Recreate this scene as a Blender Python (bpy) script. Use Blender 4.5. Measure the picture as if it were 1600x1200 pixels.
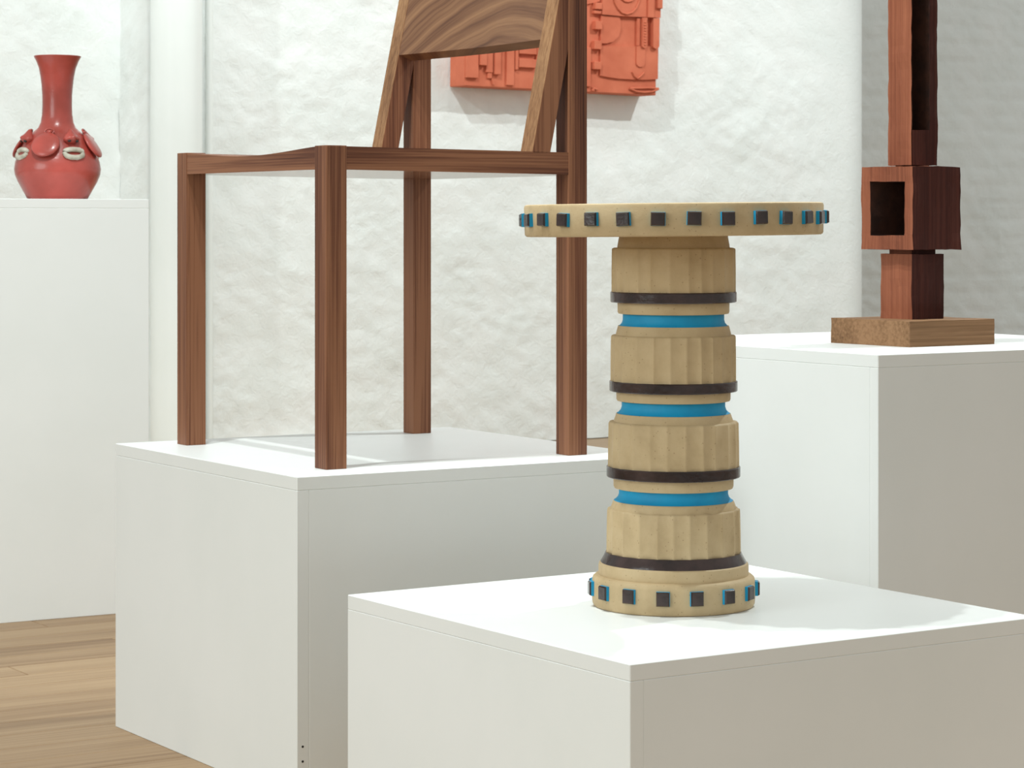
import bpy, bmesh, math, random
from mathutils import Vector, Matrix, noise

for o in list(bpy.data.objects):
    bpy.data.objects.remove(o, do_unlink=True)
S = bpy.context.scene
COL = S.collection
random.seed(7)

# ------------------------------------------------------------------ camera
CAM_H, F, HY = 0.783, 4000.0, 345.0
cd = bpy.data.cameras.new('camera')
cam = bpy.data.objects.new('camera', cd)
COL.objects.link(cam)
cam.location = (0, 0, CAM_H)
cam.rotation_euler = (math.pi / 2, 0, 0)
cd.sensor_fit = 'HORIZONTAL'
cd.sensor_width = 36.0
cd.lens = F / 1600 * 36.0
cd.shift_y = -(600 - HY) / 1600
cd.clip_start = 0.05
cd.dof.use_dof = True
cd.dof.focus_distance = 3.3
cd.dof.aperture_fstop = 32
S.camera = cam

# ------------------------------------------------------------------ world, lights, exposure
wd = bpy.data.worlds.new('world')
S.world = wd
wd.use_nodes = True
wd.node_tree.nodes['Background'].inputs[0].default_value = (0.97, 1.0, 0.955, 1)
wd.node_tree.nodes['Background'].inputs[1].default_value = 0.54
S.view_settings.view_transform = 'Standard'
S.view_settings.look = 'None'
S.view_settings.exposure = 0.13
S.view_settings.gamma = 1.0
S.view_settings.use_curve_mapping = False


def spot(name, loc, aim, watts, half_deg, col=(0.92, 1.0, 0.99), rad=0.03, blend=0.5):
    ld = bpy.data.lights.new(name, 'SPOT')
    ld.energy = watts
    ld.color = col
    ld.spot_size = math.radians(2 * half_deg)
    ld.spot_blend = blend
    ld.shadow_soft_size = rad
    o = bpy.data.objects.new(name, ld)
    COL.objects.link(o)
    o.location = loc
    o.rotation_euler = (Vector(aim) - Vector(loc)).to_track_quat('-Z', 'Y').to_euler()
    return o


spot('track_spot_table', (-0.85, 3.0, 3.3), (0.25, 3.25, 0.4), 150, 34)
spot('track_spot_chair', (-0.50, 3.1, 3.3), (-0.15, 3.75, 0.5), 120, 34)
spot('track_spot_cross', (1.78, 4.70, 3.3), (0.15, 3.2, 0.4), 215, 26)
spot('track_spot_relief', (2.3, 8.0, 3.1), (-0.3, 8.8, 0.7), 165, 44)
spot('track_spot_pipe', (-2.3, 6.3, 3.2), (-1.5, 8.2, 0.9), 115, 36)
spot('track_spot_wall', (-0.5, 6.7, 3.3), (-0.6, 8.7, 0.45), 135, 42)
spot('track_spot_vase', (-0.75, 3.3, 3.3), (-1.05, 5.3, 0.8), 200, 26)
# broad cool fill light added off to the left, its source unseen
ad = bpy.data.lights.new('left_fill_light', 'AREA')
ad.shape = 'RECTANGLE'
ad.size, ad.size_y = 2.4, 2.0
ad.energy = 62
ad.color = (0.90, 1.0, 0.99)
ao = bpy.data.objects.new('left_fill_light', ad)
COL.objects.link(ao)
ao.location = (-3.6, 0.6, 1.9)
ao.rotation_euler = (Vector((0, 4.0, 0.5)) - Vector(ao.location)).to_track_quat('-Z', 'Y').to_euler()

# ------------------------------------------------------------------ helpers
TH = math.radians(32.2)
W = Vector((math.cos(TH), math.sin(TH), 0))
L = Vector((-math.sin(TH), math.cos(TH), 0))


def link(name, me, mats, parent=None, loc=None, rot=None):
    o = bpy.data.objects.new(name, me)
    COL.objects.link(o)
    if mats is not None and not me.materials:
        for m in (mats if isinstance(mats, (list, tuple)) else [mats]):
            me.materials.append(m)
    if parent is not None:
        o.parent = parent
    if loc is not None:
        o.location = loc
    if rot is not None:
        o.rotation_euler = rot
    return o


def finish(bm, name, smooth=None):
    bmesh.ops.recalc_face_normals(bm, faces=bm.faces)
    me = bpy.data.meshes.new(name)
    bm.to_mesh(me)
    bm.free()
    if smooth is not None:
        me.polygons.foreach_set('use_smooth', [True] * len(me.polygons))
        if smooth < 179:
            me.set_sharp_from_angle(angle=math.radians(smooth))
    return me


def box_mesh(name, x0, x1, y0, y1, z0, z1, bev=0.001, seg=1):
    bm = bmesh.new()
    vs = [bm.verts.new((x, y, z)) for z in (z0, z1) for x, y in ((x0, y0), (x1, y0), (x1, y1), (x0, y1))]
    for f in ((0, 3, 2, 1), (4, 5, 6, 7), (0, 1, 5, 4), (1, 2, 6, 5), (2, 3, 7, 6), (3, 0, 4, 7)):
        bm.faces.new([vs[i] for i in f])
    if bev:
        bmesh.ops.bevel(bm, geom=bm.edges[:], offset=bev, segments=seg, affect='EDGES', profile=0.7)
    return finish(bm, name)


def lathe_mesh(name, prof, n=96, rfun=None, smooth=35, cap=True):
    """prof: list of (r, z); rfun(theta, k, r) may change the radius"""
    bm = bmesh.new()
    rings = []
    for k, (r, z) in enumerate(prof):
        ring = []
        for i in range(n):
            t = 2 * math.pi * i / n
            rr = rfun(t, k, r) if rfun else r
            ring.append(bm.verts.new((rr * math.cos(t), rr * math.sin(t), z)))
        rings.append(ring)
    for a, b in zip(rings, rings[1:]):
        for i in range(n):
            bm.faces.new((a[i], a[(i + 1) % n], b[(i + 1) % n], b[i]))
    if cap:
        bm.faces.new(rings[0][::-1])
        bm.faces.new(rings[-1])
    return finish(bm, name, smooth)


def tube_mesh(name, pts, r, n=8, closed=False):
    bm = bmesh.new()
    P = [Vector(p) for p in pts]
    m = len(P)
    rings = []
    for i, p in enumerate(P):
        if closed:
            t = P[(i + 1) % m] - P[(i - 1) % m]
        else:
            t = P[min(i + 1, m - 1)] - P[max(i - 1, 0)]
        t.normalize()
        a = t.cross(Vector((0, 0, 1)))
        if a.length < 1e-4:
            a = t.cross(Vector((1, 0, 0)))
        a.normalize()
        b = t.cross(a)
        rr = r[i] if isinstance(r, (list, tuple)) else r
        rings.append([bm.verts.new(p + rr * (math.cos(q) * a + math.sin(q) * b))
                      for q in [2 * math.pi * j / n for j in range(n)]])
    for i in range(m if closed else m - 1):
        A, B = rings[i], rings[(i + 1) % m]
        for j in range(n):
            bm.faces.new((A[j], A[(j + 1) % n], B[(j + 1) % n], B[j]))
    if not closed:
        bm.faces.new(rings[0][::-1])
        bm.faces.new(rings[-1])
    return finish(bm, name, 60)


def empty(name, loc, rz, label, cat, group=None):
    o = bpy.data.objects.new(name, None)
    o.empty_display_size = 0.05
    COL.objects.link(o)
    o.location = loc
    o.rotation_euler = (0, 0, rz)
    o['label'] = label
    o['category'] = cat
    if group:
        o['group'] = group
    return o


def tag(o, label, cat):
    o['label'] = label
    o['category'] = cat
    return o


def struct(o, label, cat):
    o['kind'] = 'structure'
    o['label'] = label
    o['category'] = cat
    return o


# ------------------------------------------------------------------ materials
def nodes_of(name):
    m = bpy.data.materials.new(name)
    m.use_nodes = True
    nt = m.node_tree
    return m, nt, nt.nodes['Principled BSDF']


def mix_ramp(nt, fac, stops):
    r = nt.nodes.new('ShaderNodeValToRGB')
    e = r.color_ramp.elements
    e[0].position, e[0].color = stops[0][0], (*stops[0][1], 1)
    e[1].position, e[1].color = stops[-1][0], (*stops[-1][1], 1)
    for p, c in stops[1:-1]:
        k = e.new(p)
        k.color = (*c, 1)
    nt.links.new(fac, r.inputs[0])
    return r.outputs[0]


def coords(nt, scale=(1, 1, 1), rot=(0, 0, 0), kind='Object'):
    tc = nt.nodes.new('ShaderNodeTexCoord')
    mp = nt.nodes.new('ShaderNodeMapping')
    mp.inputs['Scale'].default_value = scale
    mp.inputs['Rotation'].default_value = rot
    nt.links.new(tc.outputs[kind], mp.inputs[0])
    return mp.outputs[0]


def noise_tex(nt, vec, scale, detail=4, rough=0.55, dist=0.0):
    n = nt.nodes.new('ShaderNodeTexNoise')
    n.inputs['Scale'].default_value = scale
    n.inputs['Detail'].default_value = detail
    n.inputs['Roughness'].default_value = rough
    n.inputs['Distortion'].default_value = dist
    nt.links.new(vec, n.inputs['Vector'])
    return n.outputs['Fac']


def bump(nt, bsdf, height, strength, dist):
    b = nt.nodes.new('ShaderNodeBump')
    b.inputs['Strength'].default_value = strength
    b.inputs['Distance'].default_value = dist
    nt.links.new(height, b.inputs['Height'])
    nt.links.new(b.outputs[0], bsdf.inputs['Normal'])


def mat_simple(name, c1, c2, scale=8, rough=0.5, bmp=0.0, bscale=60, bdist=0.002, coat=0.0, spec=0.5, lo=0.35, hi=0.65):
    m, nt, b = nodes_of(name)
    v = coords(nt)
    f = noise_tex(nt, v, scale, 5)
    nt.links.new(mix_ramp(nt, f, [(lo, c1), (hi, c2)]), b.inputs['Base Color'])
    b.inputs['Roughness'].default_value = rough
    b.inputs['Specular IOR Level'].default_value = spec
    b.inputs['Coat Weight'].default_value = coat
    b.inputs['Coat Roughness'].default_value = 0.08
    if bmp:
        bump(nt, b, noise_tex(nt, v, bscale, 6, 0.6), bmp, bdist)
    return m


def mat_wood(name, axis, cols, rough=0.48, fine=1.0, spread=1.0, seed=0.0, bmp=0.15, spec=0.25):
    """axis: grain direction in object space; long streaks plus pores"""
    m, nt, b = nodes_of(name)
    big = [14.0 * fine] * 3
    big[axis] = 0.9 * fine
    sm = [300.0 * fine] * 3
    sm[axis] = 3.5 * fine
    oi = nt.nodes.new('ShaderNodeObjectInfo')
    off = nt.nodes.new('ShaderNodeVectorMath')
    off.operation = 'SCALE'
    comb = nt.nodes.new('ShaderNodeCombineXYZ')
    for k in range(3):
        nt.links.new(oi.outputs['Random'], comb.inputs[k])
    nt.links.new(comb.outputs[0], off.inputs[0])
    off.inputs['Scale'].default_value = 7.0 + seed

    def vec(sc):
        add = nt.nodes.new('ShaderNodeVectorMath')
        add.operation = 'ADD'
        nt.links.new(coords(nt, sc), add.inputs[0])
        nt.links.new(off.outputs[0], add.inputs[1])
        return add.outputs[0]
    n1 = noise_tex(nt, vec(big), 1.3, 3, 0.5, 0.6)
    n2 = noise_tex(nt, vec(sm), 1.0, 4, 0.6, 0.2)
    mx = nt.nodes.new('ShaderNodeMath')
    mx.operation = 'MULTIPLY_ADD'
    nt.links.new(n2, mx.inputs[0])
    mx.inputs[1].default_value = 0.54
    ms = nt.nodes.new('ShaderNodeMath')
    ms.operation = 'MULTIPLY'
    nt.links.new(n1, ms.inputs[0])
    ms.inputs[1].default_value = 0.58
    nt.links.new(ms.outputs[0], mx.inputs[2])
    c = mix_ramp(nt, mx.outputs[0], [(0.5 - 0.17 * spread, cols[0]), (0.5, cols[1]), (0.5 + 0.17 * spread, cols[2])])
    nt.links.new(c, b.inputs['Base Color'])
    b.inputs['Roughness'].default_value = rough
    b.inputs['Specular IOR Level'].default_value = spec
    bump(nt, b, n2, bmp, 0.0006)
    return m


WAL = [(0.062, 0.019, 0.011), (0.155, 0.057, 0.029), (0.275, 0.118, 0.060)]
wal_z = mat_wood('walnut_upright', 2, WAL, spread=0.72)
wal_x = mat_wood('walnut_lengthwise', 0, WAL, spread=0.72)
wal_y = mat_wood('walnut_crosswise', 1, WAL, spread=0.72)


def mat_board():
    m, nt, b = nodes_of('walnut_figured')
    tc = nt.nodes.new('ShaderNodeTexCoord')
    sep = nt.nodes.new('ShaderNodeSeparateXYZ')
    nt.links.new(tc.outputs['Object'], sep.inputs[0])

    def mth(op, a, c, d=None):
        n = nt.nodes.new('ShaderNodeMath')
        n.operation = op
        for k, q in enumerate((a, c, d)):
            if q is None:
                continue
            if isinstance(q, (int, float)):
                n.inputs[k].default_value = q
            else:
                nt.links.new(q, n.inputs[k])
        return n.outputs[0]
    dy = mth('SUBTRACT', sep.outputs['Y'], 0.15)
    arch = mth('MULTIPLY', mth('MULTIPLY', dy, dy), 1.15)
    warp = noise_tex(nt, coords(nt, (1, 0.5, 1)), 9.0, 2, 0.5)
    h = mth('ADD', mth('ADD', sep.outputs['Z'], arch), mth('MULTIPLY', warp, 0.045))
    cmb = nt.nodes.new('ShaderNodeCombineXYZ')
    nt.links.new(mth('MULTIPLY', h, 34.0), cmb.inputs[0])
    nt.links.new(mth('MULTIPLY', dy, 1.2), cmb.inputs[1])
    lines = noise_tex(nt, cmb.outputs[0], 1.0, 2, 0.5)
    cm2 = nt.nodes.new('ShaderNodeCombineXYZ')
    nt.links.new(mth('MULTIPLY', h, 330.0), cm2.inputs[0])
    nt.links.new(mth('MULTIPLY', dy, 9.0), cm2.inputs[1])
    f2 = noise_tex(nt, cm2.outputs[0], 1.0, 4, 0.6, 0.2)
    cm3 = nt.nodes.new('ShaderNodeCombineXYZ')
    nt.links.new(mth('MULTIPLY', h, 110.0), cm3.inputs[0])
    nt.links.new(mth('MULTIPLY', dy, 2.0), cm3.inputs[1])
    f3 = noise_tex(nt, cm3.outputs[0], 1.0, 2, 0.5)
    v = mth('ADD', mth('ADD', mth('MULTIPLY', lines, 0.45), mth('MULTIPLY', f2, 0.22)), mth('MULTIPLY', f3, 0.33))
    c = mix_ramp(nt, v, [(0.36, (0.062, 0.023, 0.012)), (0.47, (0.155, 0.069, 0.034)), (0.61, (0.26, 0.132, 0.065))])
    nt.links.new(c, b.inputs['Base Color'])
    b.inputs['Roughness'].default_value = 0.42
    b.inputs['Specular IOR Level'].default_value = 0.35
    bump(nt, b, f2, 0.12, 0.0006)
    return m


wal_board = mat_board()
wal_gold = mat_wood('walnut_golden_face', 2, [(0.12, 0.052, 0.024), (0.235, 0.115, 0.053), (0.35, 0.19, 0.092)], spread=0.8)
wal_under = mat_wood('walnut_polished_underside', 0, WAL, 0.13, spec=0.6, bmp=0.02)
plinth_white = mat_simple('plinth_white_paint', (0.80, 0.815, 0.80), (0.84, 0.85, 0.84), 3.0, 0.42, 0.06, 160, 0.001)
stone_tan = None


def mat_stoneware():
    m, nt, b = nodes_of('tan_stoneware')
    v = coords(nt)
    f = noise_tex(nt, v, 14, 6, 0.65)
    base = mix_ramp(nt, f, [(0.3, (0.44, 0.318, 0.172)), (0.5, (0.535, 0.398, 0.226)), (0.72, (0.60, 0.462, 0.275))])
    sp = nt.nodes.new('ShaderNodeTexVoronoi')
    sp.inputs['Scale'].default_value = 150
    nt.links.new(v, sp.inputs['Vector'])
    spk = mix_ramp(nt, sp.outputs['Distance'], [(0.07, (0.35, 0.25, 0.16)), (0.13, (1, 1, 1))])
    mx = nt.nodes.new('ShaderNodeMix')
    mx.data_type = 'RGBA'
    mx.blend_type = 'MULTIPLY'
    mx.inputs['Factor'].default_value = 0.55
    nt.links.new(base, mx.inputs['A'])
    nt.links.new(spk, mx.inputs['B'])
    nt.links.new(mx.outputs['Result'], b.inputs['Base Color'])
    b.inputs['Roughness'].default_value = 0.62
    b.inputs['Specular IOR Level'].default_value = 0.35
    bump(nt, b, noise_tex(nt, v, 110, 6, 0.65), 0.25, 0.002)
    return m


stone_tan = mat_stoneware()
glaze_dark = mat_simple('dark_brown_glaze', (0.020, 0.011, 0.010), (0.050, 0.027, 0.024), 30, 0.18, 0.4, 55, 0.002, spec=0.5)
glaze_blue = mat_simple('turquoise_blue_glaze', (0.0, 0.27, 0.52), (0.0, 0.33, 0.60), 25, 0.6, 0.1, 60)
vase_red = mat_simple('red_glaze', (0.30, 0.046, 0.032), (0.52, 0.085, 0.066), 7, 0.30, 0.4, 22, 0.004, coat=0.22)
vase_grey = mat_simple('unglazed_grey_clay', (0.40, 0.36, 0.28), (0.62, 0.58, 0.49), 40, 0.7, 0.5, 60, 0.003)
relief_org = mat_simple('orange_terracotta', (0.53, 0.135, 0.073), (0.63, 0.178, 0.10), 9, 0.7, 0.15, 50, 0.002, spec=0.2)
scu_red = mat_wood('red_brown_timber', 2, [(0.12, 0.034, 0.017), (0.225, 0.068, 0.034), (0.33, 0.112, 0.057)], 0.6, 0.7, 1.3, bmp=0.4, spec=0.25)  # the timber's own red-brown, on all faces but the stained ones
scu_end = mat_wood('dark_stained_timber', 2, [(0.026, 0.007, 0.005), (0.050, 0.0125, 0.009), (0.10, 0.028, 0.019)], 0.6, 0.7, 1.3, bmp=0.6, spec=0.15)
scu_base = mat_wood('pale_brown_timber', 0, [(0.10, 0.05, 0.024), (0.205, 0.108, 0.052), (0.30, 0.165, 0.085)], 0.65, 0.7, 0.9, bmp=0.4, spec=0.2)
scu_hole = mat_simple('dark_brown_inside', (0.03, 0.011, 0.007), (0.075, 0.026, 0.014), 30, 0.7, 0.5, 60)  # pocket walls and backs, coloured darker than the red-brown faces
pipe_white = mat_simple('pipe_white_paint', (0.80, 0.83, 0.81), (0.83, 0.855, 0.84), 4, 0.4, 0.05, 40)
screw_dark = mat_simple('screw_hole_dark', (0.02, 0.018, 0.015), (0.03, 0.028, 0.025), 20, 0.7)


def mat_wall():
    m, nt, b = nodes_of('rough_white_plaster')
    v = coords(nt)
    f = noise_tex(nt, v, 5, 6, 0.6)
    nt.links.new(mix_ramp(nt, f, [(0.3, (0.80, 0.83, 0.815)), (0.7, (0.86, 0.875, 0.865))]), b.inputs['Base Color'])
    b.inputs['Roughness'].default_value = 0.6
    b.inputs['Specular IOR Level'].default_value = 0.3
    bump(nt, b, noise_tex(nt, v, 38, 8, 0.66, 0.8), 0.42, 0.008)
    return m


wall_mat = mat_wall()
plank_mat = mat_wood('oak_plank', 0, [(0.19, 0.108, 0.052), (0.275, 0.170, 0.090), (0.35, 0.23, 0.128)], 0.45, 0.5, 0.85, bmp=0.08)


def mat_floor_far():
    m, nt, b = nodes_of('oak_boards_far')
    v = coords(nt)
    br = nt.nodes.new('ShaderNodeTexBrick')
    br.inputs['Scale'].default_value = 1.0
    br.inputs['Brick Width'].default_value = 1.5
    br.inputs['Row Height'].default_value = 0.095
    br.inputs['Mortar Size'].default_value = 0.0012
    br.inputs['Color1'].default_value = (0.32, 0.205, 0.115, 1)
    br.inputs['Color2'].default_value = (0.42, 0.285, 0.165, 1)
    br.inputs['Mortar'].default_value = (0.16, 0.09, 0.05, 1)
    nt.links.new(v, br.inputs['Vector'])
    nt.links.new(br.outputs['Color'], b.inputs['Base Color'])
    b.inputs['Roughness'].default_value = 0.45
    return m


floor_far = mat_floor_far()

# ------------------------------------------------------------------ floor (boards run along the back wall)
fo = link('floor', box_mesh('floor', -7.5, 8.5, -1.5, 10.5, -0.06, -0.003, 0), floor_far, rot=(0, 0, TH))
struct(fo, 'pale oak board floor', 'floor')
PW = 0.095
plank_me = []
for k, ln in enumerate((0.9, 1.3, 1.8)):
    plank_me.append((ln, box_mesh('plank', 0.0008, ln - 0.0008, 0.0006, PW - 0.0006, -0.012, 0.0, 0.0009)))
npl = 0
row0, row1 = 25, 62           # across-the-board distance 2.4 .. 5.9 m
for r in range(row0, row1):
    a = -0.9 + random.uniform(-0.9, 0)
    while a < 4.6 and npl < 296:
        ln, me = random.choice(plank_me)
        o = link('plank', me, plank_mat, fo, (a, r * PW, 0))
        a += ln
        npl += 1

# ------------------------------------------------------------------ walls
W0 = Vector((0.2066, 9.18, 0))     # a point on the foot of the back wall
NO = -L                            # out of the wall, towards the room


def lump(p):
    d = 0.007 * noise.noise(Vector((p[0] * 1.7, p[1] * 2.6, 3.1)))
    d += 0.0045 * noise.noise(Vector((p[0] * 6, p[1] * 8.5, 9.7)))
    c, q = p[0] * 0.8 - p[1] * 0.6, p[0] * 0.6 + p[1] * 0.8
    d += 0.0034 * noise.noise(Vector((c * 12, q * 26, 1.3)))
    r = 1 - abs(noise.noise(Vector((c * 16, q * 30, 7.3))))
    d += 0.004 * max(0, r - 0.72) / 0.28 * (0.5 + noise.noise(Vector((p[0] * 3, p[1] * 3, 2))))
    d += 0.0016 * noise.noise(Vector((p[0] * 50, p[1] * 60, 5.0)))
    return d


def wall_grid(name, s0, s1, z1, off, step, back, corner=0.0, end_left=0.0, amp=1.0, course=0.0):
    """rough wall face from s0 to s1; optional rounded right corner and a left return going back"""
    bm = bmesh.new()
    cols = []
    n = max(2, int((s1 - s0) / step))
    if end_left:
        m = max(2, int(end_left / step))
        for i in range(m):
            cols.append((s0, -end_left + end_left * i / m, 0, 1.0))
    for i in range(n + 1):
        cols.append((s0 + (s1 - s0) * i / n, 0.0, 1, 1.0))
    if corner:
        for i in range(1, 13):
            t = math.pi / 2 * i / 12
            cols.append((s1 + corner * math.sin(t), -corner * (1 - math.cos(t)), 1, 0.15))
        cols.append((s1 + corner, -back, 1, 0.1))
    nz = int(z1 / step)
    grid = []
    for (s, d, face, a) in cols:
        col = []
        for k in range(nz + 1):
            z = z1 * k / nz
            fall = 1.0
            if corner and d == 0:
                fall = min(1.0, max(0.15, (s1 - s) / 0.25))
            j = lump((s + off * 3 - d, z)) * a * fall * amp
            if course:
                row = z / 0.078 + 0.35 * noise.noise(Vector((s * 1.5, z * 4, 4)))
                g = abs(row - round(row))
                j -= course * max(0.0, 1 - g / 0.2) * (0.6 + 0.6 * noise.noise(Vector((s * 4, z * 5, 8))))
            if face:
                p = W0 + W * s + NO * (off + d + j)
            else:
                p = W0 + W * (s - j) + NO * (off + d)
            col.append(bm.verts.new((p.x, p.y, z)))
        grid.append(col)
    for A, B in zip(grid, grid[1:]):
        for k in range(nz):
            bm.faces.new((A[k], B[k], B[k + 1], A[k + 1]))
    # close to the back so the wall is solid
    pa, pb = cols[0], cols[-1]
    ring = []
    for (s, d) in ((pa[0], pa[1]), (pb[0], pb[1])):
        for z in (0, z1):
            p = W0 + W * s + NO * (off - back - 0.05)
            ring.append(bm.verts.new((p.x, p.y, z)))
    bm.faces.new((ring[0], ring[1], ring[3], ring[2]))
    me = finish(bm, name, 180)
    return me


o = link('wall_back', wall_grid('wall_back', -1.64, 1.28, 3.2, 0.0, 0.0135, 0.8, corner=0.16, end_left=0.225), wall_mat)
struct(o, 'rough white plastered wall behind the chair', 'wall')
o = link('wall_left', wall_grid('wall_left', -4.2, -1.63, 3.2, -0.225, 0.016, 0.2), wall_mat)
struct(o, 'rough white plastered wall behind the red vase', 'wall')
o = link('wall_right', wall_grid('wall_right', 1.0, 4.2, 3.2, -0.8, 0.0135, 0.2, amp=1.2, course=0.006), wall_mat)
struct(o, 'dim rough plastered wall behind the timber sculpture', 'wall')

# pipes against the wall
def upright_pipe(name, s, off, r, z0, z1, label, n=32, collar=None):
    p = W0 + W * s + NO * off
    t = empty(name, (p.x, p.y, 0), TH, label, 'pipe')
    link('shaft', lathe_mesh('shaft', [(r, z0), (r, z1)], n), pipe_white, t)
    return t


upright_pipe('downpipe', -1.583, 0.095, 0.083, 0, 3.2, 'thick smooth white painted pipe running up the wall corner', 48)
t = upright_pipe('conduit', -1.432, 0.022, 0.012, 0, 3.2, 'thin white conduit beside the thick pipe', 16)

# ------------------------------------------------------------------ plinths
def plinth(pos, th, a, b, h, label, board_on_left=True, bd=0.018, tb=0.0185):
    """pos: nearest corner on floor; a along local x (right/back), b along local y (left/back)"""
    t = empty('display_plinth', (pos[0], pos[1], 0), th, label, 'plinth', 'white display plinths')
    e = 0.0013
    hz = h - tb
    if board_on_left:     # the boards on the left and right faces run through to the corners
        boards = [(0, bd, 0, b), (a - bd, a, 0, b), (bd, a - bd, 0, bd), (bd, a - bd, b - bd, b)]
    else:
        boards = [(0, a, 0, bd), (0, a, b - bd, b), (0, bd, bd, b - bd), (a - bd, a, bd, b - bd)]
    for (x0, x1, y0, y1) in boards:
        link('side_panel', box_mesh('side_panel', x0, x1, y0, y1, 0.0, hz, 0.0007), plinth_white, t)
    link('top_board', box_mesh('top_board', 0, a, 0, b, hz, h, 0.0009), plinth_white, t)
    return t


pl_front = plinth((0.127, 2.752), math.radians(33.2), 0.605, 0.615, 0.306, 'low white plinth carrying the stoneware pedestal table')
pl_chair = plinth((-0.289, 3.442), math.radians(31.9), 0.60, 0.615, 0.4384, 'white plinth carrying the walnut chair')
pl_back = plinth((0.5148, 3.60), math.radians(33.0), 0.61, 0.61, 0.5945, 'tall white plinth carrying the stacked timber sculpture', False)
# white plinth under the vase: its front face runs along the wall direction
TV = math.radians(30.5)
vw = Vector((math.cos(TV), math.sin(TV), 0))
pv = Vector((-0.728, 5.135, 0)) - vw * 0.60
pl_vase = plinth((pv.x, pv.y), TV, 0.60, 0.45, 0.8262, 'tallest white plinth, carrying the red vase', False)
# two little screw holes on the face of the chair plinth
for zz in (0.075, 0.055):
    me = lathe_mesh('screw_hole', [(0.0017, -0.0015), (0.0017, 0.0005)], 10)
    link('screw_hole', me, screw_dark, pl_chair, (0.0085, 0.0002, zz), (math.pi / 2, 0, 0))

# ------------------------------------------------------------------ walnut chair
ch = empty('walnut_chair', (-0.257, 3.54, 0.4384), TH, 'dark walnut chair with scooped solid seat and inverted-V back supports', 'chair')
LX, LY, SW, SD = 0.0325, 0.034, 0.454, 0.402
SEAT = 0.4485


def top_at(x):
    return SEAT - 0.004 * x / 0.43


for (x, y, h) in ((0, 0, SEAT + 0.0008), (0, SW, SEAT + 0.0005), (SD, 0, 0.815), (SD, SW, 0.815)):
    link('leg', box_mesh('leg', x, x + LX, y, y + LY, 0.0, h, 0.0014, 2), wal_z, ch)
# seat: flat underneath, dished on top
bm = bmesh.new()
ny, nx = 48, 24
ins = 0.0008
x0, x1, y0, y1 = ins, SD + LX - ins, ins, SW + LY - ins
topv, botv = [], []
for i in range(nx + 1):
    x = x0 + (x1 - x0) * i / nx
    ra, rb = [], []
    for j in range(ny + 1):
        y = y0 + (y1 - y0) * j / ny
        u = (y - LY * 0.6) / (y1 - LY * 1.2)
        u = min(1, max(0, u))
        sc = math.sin(math.pi * u) ** 1.3
        depth = 0.009 + 0.006 * math.sin(math.pi * min(1, max(0, x / 0.43)))
        ra.append(bm.verts.new((x, y, top_at(x) - depth * sc)))
        rb.append(bm.verts.new((x, y, top_at(x) - 0.0325)))
    topv.append(ra)
    botv.append(rb)
for i in range(nx):
    for j in range(ny):
        bm.faces.new((topv[i][j], topv[i + 1][j], topv[i + 1][j + 1], topv[i][j + 1]))
        bm.faces.new((botv[i][j], botv[i][j + 1], botv[i + 1][j + 1], botv[i + 1][j]))
for i in range(nx):
    for j in (0, ny):
        bm.faces.new((topv[i][j], botv[i][j], botv[i + 1][j], topv[i + 1][j]))
for j in range(ny):
    for i in (0, nx):
        bm.faces.new((topv[i][j], botv[i][j], botv[i][j + 1], topv[i][j + 1]))
for f in bm.faces:
    f.material_index = 0
me = finish(bm, 'seat', 40)
# grain runs across the front rail face and along the side rails
for p in me.polygons:
    p.material_index = 2 if p.normal.z < -0.7 else (1 if abs(p.normal.x) > 0.7 else 0)
link('seat', me, [wal_x, wal_y, wal_under], ch)
# sloping back posts
SLOPE, PV, PT = 0.2077, 0.340, 0.0315
TOPZ = 0.815


def post_v(z):
    return PV + SLOPE * (z - SEAT)


def sheared_box(name, y0, y1, z0, z1, thick, bev=0.0014):
    bm = bmesh.new()
    vs = []
    for z in (z0, z1):
        for (dx, y) in ((0, y0), (thick, y0), (thick, y1), (0, y1)):
            vs.append(bm.verts.new((post_v(z) + dx, y, z)))
    for f in ((0, 3, 2, 1), (4, 5, 6, 7), (0, 1, 5, 4), (1, 2, 6, 5), (2, 3, 7, 6), (3, 0, 4, 7)):
        bm.faces.new([vs[i] for i in f])
    bmesh.ops.bevel(bm, geom=bm.edges[:], offset=bev, segments=2, affect='EDGES', profile=0.7)
    me = finish(bm, name)
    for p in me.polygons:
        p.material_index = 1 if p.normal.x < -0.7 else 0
    return me


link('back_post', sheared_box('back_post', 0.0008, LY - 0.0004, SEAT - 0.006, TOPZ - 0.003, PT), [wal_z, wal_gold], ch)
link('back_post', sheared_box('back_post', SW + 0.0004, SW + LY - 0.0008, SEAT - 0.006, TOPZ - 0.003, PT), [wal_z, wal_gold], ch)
# backrest board: concave front
bm = bmesh.new()
nj, nk = 40, 10
fr, bk = [], []
BZ = 0.6115
for k in range(nk + 1):
    ra, rb = [], []
    for j in range(nj + 1):
        u = j / nj
        y = LY - 0.0005 + (SW - LY + 0.001) * u
        z = BZ + (TOPZ - 0.002 - BZ) * k / nk
        zb = BZ - 0.0085 + (TOPZ - 0.002 - BZ + 0.0085) * k / nk
        dish = 0.013 * math.sin(math.pi * u) ** 1.2
        ra.append(bm.verts.new((post_v(z) + 0.0006 + dish, y, z)))
        rb.append(bm.verts.new((post_v(zb) + 0.027 + dish * 0.75, y, zb)))
    fr.append(ra)
    bk.append(rb)
for k in range(nk):
    for j in range(nj):
        bm.faces.new((fr[k][j], fr[k + 1][j], fr[k + 1][j + 1], fr[k][j + 1]))
        bm.faces.new((bk[k][j], bk[k][j + 1], bk[k + 1][j + 1], bk[k + 1][j]))
for j in range(nj):
    for k in (0, nk):
        bm.faces.new((fr[k][j], bk[k][j], bk[k][j + 1], fr[k][j + 1]))
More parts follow.
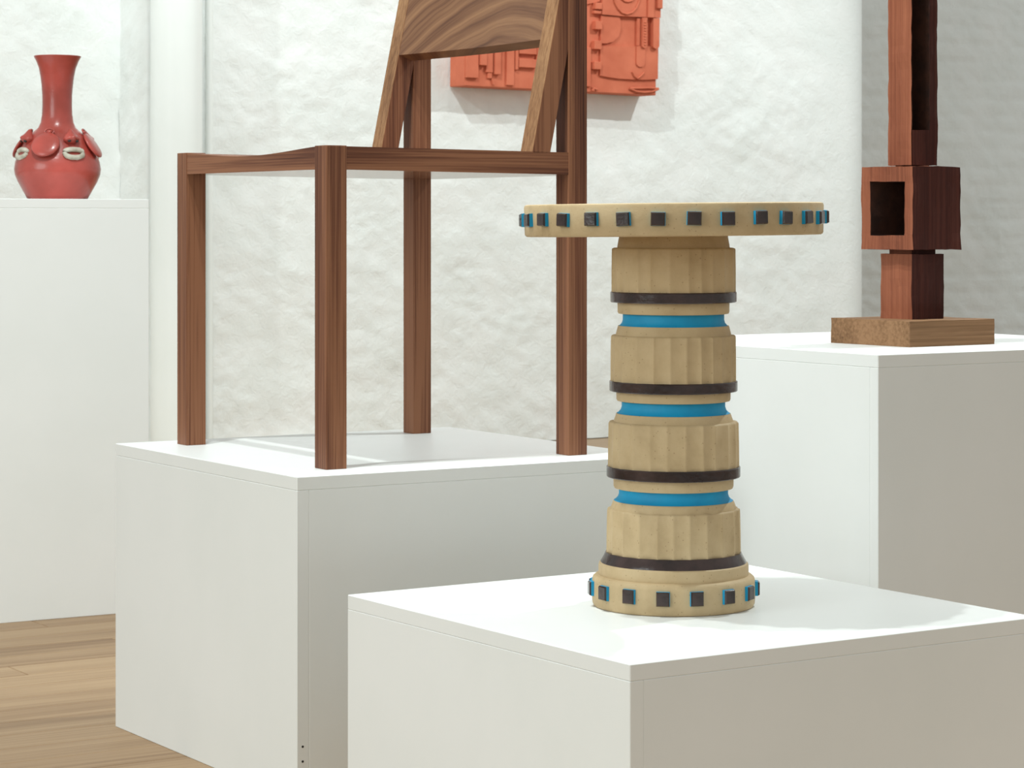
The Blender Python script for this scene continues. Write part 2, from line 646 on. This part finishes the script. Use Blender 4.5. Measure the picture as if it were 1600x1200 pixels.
for k in range(nk):
    for j in (0, nj):
        bm.faces.new((fr[k][j], bk[k][j], bk[k + 1][j], fr[k + 1][j]))
link('backrest', finish(bm, 'backrest', 40), wal_board, ch)

# ------------------------------------------------------------------ stoneware pedestal table
TX, TY, TZ = 0.2005, 3.18, 0.306
PX = TY / F
tb = empty('pedestal_table', (TX, TY, TZ), 0, 'tan stoneware pedestal table with blue and dark brown glazed bands', 'table')


def zy(y):
    return CAM_H - (y - HY) * PX - TZ


def R(px):
    return px * PX


# round top
prof = [(R(150), zy(368)), (R(229), zy(368)), (R(231.5), zy(366.5)), (R(232.5), zy(364)), (R(233.5), zy(323)),
        (R(232.3), zy(319.5)), (R(229.5), zy(318.2)), (R(150), zy(318))]
top = link('tabletop', lathe_mesh('tabletop', prof, 160), stone_tan, tb, (0.0046, 0, 0), (0, math.radians(-0.55), 0))


tile_mats = [glaze_blue, glaze_dark]


def tile_mesh(w, h, d):
    bm = bmesh.new()
    vs = []
    for (x, k) in ((-0.006, 1.06), (d * 0.62, 1.0), (d, 0.86)):
        vs.append([bm.verts.new((x, k * y * w / 2, k * z * h / 2)) for y, z in ((-1, -1), (1, -1), (1, 1), (-1, 1))])
    for A, B in zip(vs, vs[1:]):
        for i in range(4):
            f = bm.faces.new((A[i], A[(i + 1) % 4], B[(i + 1) % 4], B[i]))
            f.material_index = 0 if B is vs[1] else 1
    f = bm.faces.new(vs[-1])
    f.material_index = 1
    bm.faces.new(vs[0][::-1])
    return finish(bm, 'tile')


tm = tile_mesh(0.0168, 0.0158, 0.0068)
for k in range(28):
    a = math.radians(3.4 + 360 / 28 * k + random.uniform(-0.5, 0.5)) - math.pi / 2
    r = R(233)
    o = link('tile', tm, tile_mats, top, (r * math.cos(a), r * math.sin(a), zy(341.5) + random.uniform(-0.0006, 0.0006)),
             (random.uniform(-0.05, 0.05), 0, a))

# column: fluted drums, bands, collars and grooves
def flute(nf, depth, seed):
    rnd = random.Random(seed)
    edges = [0.0]
    for i in range(nf):
        edges.append(edges[-1] + rnd.uniform(0.8, 1.2))
    sc = 2 * math.pi / edges[-1]
    edges = [e * sc for e in edges]
    deps = [depth * rnd.uniform(0.7, 1.25) for _ in range(nf)]

    def fun(t, k, r):
        t = (t + 0.13 * seed) % (2 * math.pi)
        for i in range(nf):
            if edges[i] <= t <= edges[i + 1]:
                u = (t - edges[i]) / (edges[i + 1] - edges[i])
                break
        else:
            i, u = 0, 0
        c = 1 - (2 * u - 1) ** 2
        wgt = 1.0 if 0 < k < 5 else 0.9
        return r - deps[i] * (c ** 0.8) * wgt
    return fun


def drum(y0, y1, r0, r1, seed, dep):
    prof = [(R(r0) - 0.002, zy(y1)), (R(r1), zy(y1) + 0.0006), (R((r0 + r1) / 2 + .2), zy((y0 + y1) / 2)),
            (R(r0), zy(y0) - 0.0025), (R(r0) - 0.0005, zy(y0) - 0.001), (R(r0) - 0.003, zy(y0)), (R(r0) - 0.022, zy(y0) + 0.0008)]
    return link('fluted_drum', lathe_mesh('fluted_drum', prof, 330, flute(24, dep * 1.05, seed), 60), stone_tan, tb)


def ring(name, pts, mat, n=128):
    return link(name, lathe_mesh(name, [(R(r), zy(y)) for r, y in pts], n), mat, tb)


ring('neck', [(88, 388), (87.5, 384), (85, 370), (85, 366)], stone_tan)
drum(387, 457, 97, 97.5, 1, 0.0022)
ring('dark_band', [(90, 472), (97.5, 472), (98.4, 470.8), (98.5, 456.8), (97.6, 455.5), (90, 455.1)], glaze_dark)
ring('collar', [(84, 490), (86, 489.6), (87.2, 487), (87.4, 474), (87.4, 468)], stone_tan)
ring('blue_groove', [(86, 509), (84, 508), (80.5, 504), (79.2, 499), (79.2, 488)], glaze_blue)
ring('collar', [(90.5, 525), (90, 522), (87.3, 511), (86.4, 508.6), (80, 508)], stone_tan)

drum(523, 597, 98.4, 99, 2, 0.0024)
ring('dark_band', [(91.6, 610.5), (99.1, 610.5), (100, 609.3), (100.1, 595.8), (99.2, 594.5), (91.6, 594.1)], glaze_dark)
ring('collar', [(86, 626), (88, 625.5), (89, 623), (89.2, 612), (89.2, 606)], stone_tan)
ring('blue_groove', [(88.5, 645), (86.5, 644), (82.5, 640), (80.8, 635), (80.8, 624)], glaze_blue)
ring('collar', [(94, 661), (93.6, 658), (90, 648), (89, 645.2), (82, 644.7)], stone_tan)

drum(657.5, 730, 102, 103, 3, 0.0027)
ring('dark_band', [(96, 744), (103.5, 744), (104.4, 742.8), (104.5, 728.8), (103.6, 727.5), (96, 727.1)], glaze_dark)
ring('collar', [(90, 762), (92.4, 761.4), (93.6, 758), (93.8, 746), (93.8, 740)], stone_tan)
ring('blue_groove', [(93, 781), (91, 780), (87, 776), (85.2, 771), (85.2, 760)], glaze_blue)
ring('collar', [(99, 797), (98.5, 794), (95, 784), (93.3, 781.2), (86, 780.7)], stone_tan)

drum(793, 866, 104.3, 105.5, 4, 0.0030)
ring('dark_band', [(108, 885), (114.5, 881), (113.5, 876), (109.5, 869), (107, 864), (105.8, 861.5), (98, 861)], glaze_dark)
ring('base_step', [(116, 905), (117, 897), (117, 882), (116, 878.5), (113, 876.5), (104, 876)], stone_tan)
base = ring('base', [(110, 945.5), (121, 945.5), (124.5, 944), (126.5, 940), (127.3, 930), (127, 905), (125.6, 900), (122, 897), (115, 895.5), (100, 895)], stone_tan)
tm2 = tile_mesh(0.0160, 0.0172, 0.0058)
for k in range(15):
    a = math.radians(12.8 + 24 * k + random.uniform(-1, 1)) - math.pi / 2
    r = R(126.8)
    link('tile', tm2, tile_mats, base, (r * math.cos(a), r * math.sin(a), zy(917) + random.uniform(-0.0008, 0.0008)), (0, 0, a))

# ------------------------------------------------------------------ stacked timber sculpture
TS = math.radians(34.5)
SCX = 3.812
sc = empty('timber_sculpture', (0.5925, SCX, 0.5945), TS, 'stacked rough red-brown timber block sculpture with square holes', 'sculpture')
PS = 3.90 / F


def rough_block(name, x0, x1, y0, y1, z0, z1, mats, seed, amp=0.0012, hole=None, slot=None, res=8):
    """hewn block; face toward -y is material 1 (dark), others 0.  hole: (y0,y1,z0,z1,depth) pocket in the -x face;
    slot: (x0,x1,z0,z1,depth) pocket in the -y face"""
    bm = bmesh.new()
    rnd = random.Random(seed)

    def grid_face(org, ua, va, nu, nv, mi, cut=None):
        us = [i / nu for i in range(nu + 1)]
        vs_ = [j / nv for j in range(nv + 1)]
        if cut:
            for c in cut[:2]:
                us.append(c)
            for c in cut[2:4]:
                vs_.append(c)
            us = sorted(set(us))
            vs_ = sorted(set(vs_))
            us = [u for u in us if u in cut[:2] or all(abs(u - c) > 0.03 for c in cut[:2])]
            vs_ = [v for v in vs_ if v in cut[2:4] or all(abs(v - c) > 0.015 for c in cut[2:4])]
        g = [[bm.verts.new(org + ua * u + va * v) for v in vs_] for u in us]
        for i in range(len(us) - 1):
            for j in range(len(vs_) - 1):
                if cut:
                    cu, cv = (us[i] + us[i + 1]) / 2, (vs_[j] + vs_[j + 1]) / 2
                    if cut[0] < cu < cut[1] and cut[2] < cv < cut[3]:
                        continue
                f = bm.faces.new((g[i][j], g[i + 1][j], g[i + 1][j + 1], g[i][j + 1]))
                f.material_index = mi
        if cut:
            dvec = cut[4]
            c = [org + ua * u + va * v for u, v in ((cut[0], cut[2]), (cut[1], cut[2]), (cut[1], cut[3]), (cut[0], cut[3]))]
            # walls of the pocket, starting from the grid's own rim
            i0, i1, j0, j1 = us.index(cut[0]), us.index(cut[1]), vs_.index(cut[2]), vs_.index(cut[3])
            rim = [g[i][j0] for i in range(i0, i1)] + [g[i1][j] for j in range(j0, j1)] + \
                  [g[i][j1] for i in range(i1, i0, -1)] + [g[i0][j] for j in range(j1, j0, -1)]
            inner = [bm.verts.new(v.co + dvec) for v in rim]
            m = len(rim)
            for q in range(m):
                f = bm.faces.new((rim[q], rim[(q + 1) % m], inner[(q + 1) % m], inner[q]))
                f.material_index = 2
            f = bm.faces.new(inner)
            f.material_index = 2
    X, Y, Z = Vector((x1 - x0, 0, 0)), Vector((0, y1 - y0, 0)), Vector((0, 0, z1 - z0))
    o0 = Vector((x0, y0, z0))
    n = res
    nzz = max(n, int((z1 - z0) / 0.012))
    grid_face(o0, Y, Z, n, nzz, 0, hole)                 # -x face
    grid_face(o0 + X, Y, Z, n, nzz, 0)
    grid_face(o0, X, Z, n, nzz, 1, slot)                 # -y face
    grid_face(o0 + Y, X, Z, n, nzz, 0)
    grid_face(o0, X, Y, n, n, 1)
    grid_face(o0 + Z, X, Y, n, n, 0)
    bmesh.ops.remove_doubles(bm, verts=bm.verts[:], dist=0.0004)
    for v in bm.verts:
        p = v.co * 38 + Vector((seed * 3.7, 0, 0))
        q = v.co * 130 + Vector((seed * 1.7, 4, 0))
        d = Vector((noise.noise(p), noise.noise(p + Vector((9, 0, 0))), 0.7 * noise.noise(p + Vector((0, 9, 0)))))
        e = Vector((noise.noise(q), noise.noise(q + Vector((5, 0, 0))), noise.noise(q + Vector((0, 5, 0)))))
        v.co += d * amp + e * amp * 0.5
    me = finish(bm, name)
    for m in mats:
        me.materials.append(m)
    return me


# local axes: x = to the right/back, y = to the left/back; the near edge of the base block is the origin
SB = 0.1755   # side of the base block
link('base_block', rough_block('base_block', 0, SB, 0, SB, 0, 0.0385, [scu_base, scu_base, scu_hole], 1, 0.0008), None, sc)
C = SB / 2
SM = [scu_red, scu_end, scu_hole]


def centred(name, wx, wy, z0, z1, seed, dx=0, dy=0, **kw):
    return link(name, rough_block(name, C - wx / 2 + dx, C + wx / 2 + dx, C - wy / 2 + dy, C + wy / 2 + dy, z0, z1, SM, seed, **kw), None, sc)


centred('lower_block', 0.067, 0.068, 0.0375, 0.1375, 2, amp=0.0016)
centred('spacer', 0.049, 0.050, 0.1365, 0.1455, 3, amp=0.0004)
hx, hy = 0.100, 0.114
centred('hollow_block', hx, hy, 0.1445, 0.271, 4, dx=0.0, dy=0.003, amp=0.0016, res=10,
        hole=(0.16, 0.83, 0.17, 0.82, Vector((0.085, 0, 0))))
centred('spacer', 0.036, 0.036, 0.270, 0.2745, 5, amp=0.0003)
centred('upper_post', 0.054, 0.051, 0.2735, 0.86, 6, dy=-0.001, amp=0.0014,
        slot=(0.03, 0.70, 0.092, 0.90, Vector((0, 0.040, 0))))

# ------------------------------------------------------------------ red vase
VY = 5.30
VX = (89.5 - 800) / F * VY
vs = empty('face_vase', (VX, VY, 0.8262), 0, 'glossy red long-necked vase with applied clay noses, lips and discs', 'vase')
PVX = VY / F


def vz(y):
    return (311.0 - y) * PVX


vp = [(40, 311), (45.5, 310.3), (49, 304), (54.5, 294), (60.5, 283), (65, 272), (66.2, 263), (64.5, 252), (60.5, 241), (56, 231), (50, 220),
      (43, 210.5), (35, 204), (29, 198.5), (25, 190), (23.2, 178), (22.6, 162), (22.8, 148), (23.8, 134), (25.5, 119),
      (28.3, 105), (32.5, 94), (35.5, 88.5), (36.3, 86.7), (35, 86), (33.5, 88), (29, 98), (24, 118), (20.5, 150)]


def vdist(t, k, r):
    return r * (1 + 0.012 * math.sin(2 * t + 1) + 0.01 * math.sin(3 * t + k * 0.3))


body = link('body', lathe_mesh('body', [(r * PVX, vz(y)) for r, y in vp], 64, vdist, 60), vase_red, vs)


def on_body(y, out=0.0):
    for (r0, y0), (r1, y1) in zip(vp, vp[1:]):
        if y1 <= y <= y0:
            return (r0 + (r1 - r0) * (y0 - y) / (y0 - y1) + out) * PVX
    return 0


def blob_mesh(name, balls, sub=2):
    """soft clay form out of overlapping ellipsoids merged to one surface"""
    mb = bmesh.new()
    for (c, s) in balls:
        r = bmesh.ops.create_icosphere(mb, subdivisions=sub, radius=1.0)
        for v in r['verts']:
            v.co = Vector((v.co.x * s[0] + c[0], v.co.y * s[1] + c[1], v.co.z * s[2] + c[2]))
    return finish(mb, name, 180)


u = PVX
bmn = bmesh.new()
bmesh.ops.create_icosphere(bmn, subdivisions=4, radius=1.0)
for v in bmn.verts:
    x, y, z = v.co
    k = min(1.0, max(0.0, (0.85 - z) / 1.35))
    k = k * k * (3 - 2 * k)
    fl = math.exp(-((abs(y) - 0.75) / 0.3) ** 2) * math.exp(-((z + 0.55) / 0.35) ** 2)
    tip = math.exp(-(y / 0.45) ** 2) * math.exp(-((z + 0.45) / 0.4) ** 2) * max(0, x)
    v.co = Vector((x * (5 + 4.5 * k) * u + 5 * u * tip + 2.0 * u * fl * (1 if x > 0 else 0),
                   y * (5 + 8 * k) * u * (1 + 0.15 * fl), z * 12 * u))
nose_me = finish(bmn, 'nose', 180)
lp = []
for i in range(28):
    t = 2 * math.pi * i / 28
    yy = 15 * u * math.cos(t)
    zz = 7.4 * u * math.sin(t) + (1.5 * u * math.cos(2 * t) if math.sin(t) > 0 else 0)
    lp.append((-0.5 * u * (yy / (15 * u)) ** 2 * 5, yy, zz))
lips_me = tube_mesh('lips', lp, 3.9 * u, 10, True)
for v in lips_me.vertices:
    v.co += Vector(noise.noise_vector(v.co * 300)) * 0.7 * u
nostril_me = blob_mesh('nostril', [((0, 0, 0), (3.4 * u, 3.2 * u, 2.2 * u))], 1)
disc_me = lathe_mesh('cheek_disc', [(20 * u, -2.4 * u), (22 * u, -1.5 * u), (22.3 * u, 0.3 * u), (21 * u, 1.7 * u), (12 * u, 3.2 * u), (2 * u, 3.8 * u)], 40, None, 60)
eye_me = blob_mesh('eye', [((0, 0, 0), (3.0 * u, 4.2 * u, 3.6 * u))])
lid_me = tube_mesh('eyelid', [(0.4 * u, 7.2 * u * math.cos(t), 5.5 * u * math.sin(t)) for t in [2 * math.pi * i / 20 for i in range(20)]], 1.5 * u, 8, True)
for q in range(4):
    a = math.radians(35 + 90 * q + (1 if q == 3 else 0)) - math.pi / 2
    ca, sa = math.cos(a), math.sin(a)
    r = on_body(216, 2)
    n_ = link('nose', nose_me, vase_red, vs, (r * ca, r * sa, vz(213)), (0, math.radians(-14), a))
    for s_ in (-1, 1):
        link('nostril', nostril_me, screw_dark, n_, (6.0 * u, s_ * 6.3 * u, -9.2 * u))
    r = on_body(240, 1.5)
    link('lips', lips_me, vase_grey, vs, (r * ca, r * sa, vz(239)), (0, math.radians(-20), a))
    a2 = math.radians(-8 + 90 * q) - math.pi / 2
    ca, sa = math.cos(a2), math.sin(a2)
    r = on_body(228, 3.2)
    link('cheek_disc', disc_me, vase_red, vs, (r * ca, r * sa, vz(226)), (0, math.radians(90 - 34), a2))
    a3 = a2 + math.radians(2)
    r = on_body(207, 4.5)
    e_ = link('eye', eye_me, vase_red, vs, (r * math.cos(a3), r * math.sin(a3), vz(206)), (0, math.radians(-28), a3))
    link('eyelid', lid_me, vase_red, e_)

# ------------------------------------------------------------------ orange relief on the wall
RT = 0.100
p = Vector((-0.1655, 8.828, 0))
rl = empty('wall_relief', (p.x, p.y, 1.2487), TH, 'orange terracotta relief panel hung on the white wall', 'relief')
rl.rotation_euler = (0, math.radians(0.85), TH)
RW, RH = 0.811, 0.62
link('panel', box_mesh('panel', 0, RW, 0.0, RT - 0.004, 0, RH, 0.002), relief_org, rl)


def ab(zx, zy_):
    x = 690 + zx / 4.571
    y = zy_ / 4.571
    xr = (x - 725) / 300.0
    a_ = RW * xr * (1 + 0.045 * (1 - xr)) / 1.0 if False else RW * xr
    # perspective: the right side is a little further off
    a_ = RW * xr * (1 - 0.024) / (1 - 0.048 * xr * 0.5) if xr < 1 else RW * xr
    z_ = (134 + 0.05 * (x - 725) - y) * (8.83 + 0.43 * xr) / F
    return a_, z_


def slab(zx0, zy0, zx1, zy1, d, name='raised_block'):
    a0, b1 = ab(zx0, zy0)
    a1, b0 = ab(zx1, zy1)
    b0 = max(b0, 0.001)
    a1 = min(a1, RW + 0.006)
    link(name, box_mesh(name, a0, a1, -d, 0.004, b0, b1, 0.0015), relief_org, rl)


for q in ((166, 250, 250, 560, .012), (254, 230, 300, 470, .020), (304, 250, 352, 520, .010), (360, 230, 402, 535, .016), (318, 500, 350, 562, .007),
          (450, 240, 505, 612, .008), (509, 230, 528, 500, .013), (532, 300, 655, 392, .014), (532, 420, 655, 488, .014),
          (659, 300, 900, 455, .010), (700, 470, 860, 600, .014), (880, 330, 1050, 620, .008),
          (1062, 20, 1110, 70, .022), (1058, 76, 1112, 102, .016), (1064, 150, 1112, 214, .022), (1060, 290, 1112, 356, .020), (1060, 440, 1112, 499, .020),
          (1440, -60, 1485, 130, .024), (1506, -60, 1552, 66, .028), (1376, 128, 1402, 330, .010)):
    slab(*q)
# proud upper plate with a curved lower edge, and lower plate


def poly_slab(pts, d, name='raised_plate'):
    bm = bmesh.new()
    P = [ab(*p_) for p_ in pts]
    f = [bm.verts.new((a_, -d, b_)) for a_, b_ in P]
    g = [bm.verts.new((a_, 0.004, b_)) for a_, b_ in P]
    bm.faces.new(f)
    bm.faces.new(g[::-1])
    for i in range(len(P)):
        bm.faces.new((f[i], f[(i + 1) % len(P)], g[(i + 1) % len(P)], g[i]))
    link(name, finish(bm, name), relief_org, rl)


poly_slab([(1116, -500), (1540, -500), (1540, 128), (1380, 122), (1250, 116), (1116, 104)], 0.016)
poly_slab([(1116, 110), (1252, 121), (1262, 200), (1245, 260), (1205, 298), (1160, 310), (1116, 310)], 0.009)
poly_slab([(1116, 330), (1535, 330), (1535, 566), (1440, 570), (1350, 568), (1250, 562), (1180, 552), (1116, 540)], 0.008)
poly_slab([(160, -600), (1110, -600), (1110, 10), (160, 225)], 0.007)


def bar(zx0, zx1, zy0, zy1, d):
    pts = [(zx0, zy0), (zx1, zy0)]
    r = (zx1 - zx0) / 2
    for i in range(9):
        t = math.pi * i / 8
        pts.append(((zx0 + zx1) / 2 + r * math.cos(t), zy1 - r + r * math.sin(t)))
    poly_slab(pts, d, 'rounded_bar')


bar(1404, 1440, 128, 345, 0.020)
bar(1482, 1526, 132, 350, 0.022)
bar(1372, 1434, 330, 480, 0.013)


def cord(pts, r, d):
    P = []
    for zx, zyv in pts:
        a_, b_ = ab(zx, zyv)
        P.append((a_, -d, b_))
    link('clay_coil', tube_mesh('clay_coil', P, r, 8), relief_org, rl)


cord([(1195, -20), (1205, 20), (1225, 60), (1255, 92), (1290, 103), (1330, 92), (1360, 60), (1378, 15), (1385, -20)], 0.004, 0.018)
cord([(1250, -10), (1275, 10), (1300, 14), (1330, 6), (1345, -12)], 0.004, 0.018)
cord([(1335, 632), (1380, 652), (1440, 660), (1500, 655), (1545, 636)], 0.004, 0.004)
cord([(1335, 632), (1400, 630), (1480, 628), (1545, 634)], 0.004, 0.004)
cord([(1345, 512), (1362, 545), (1382, 562), (1405, 548), (1430, 520)], 0.004, 0.010)
cord([(1062, 648), (1080, 632), (1100, 640)], 0.004, 0.004)
cord([(1066, 620), (1076, 652)], 0.004, 0.004)
cord([(352, 560), (362, 604)], 0.004, 0.003)
for i in range(9):
    a_, b_ = ab(1422, 160 + i * 20)
    link('clay_bead', blob_mesh('clay_bead', [((0, 0, 0), (0.006, 0.004, 0.006))], 1), relief_org, rl, (a_, -0.020, b_))
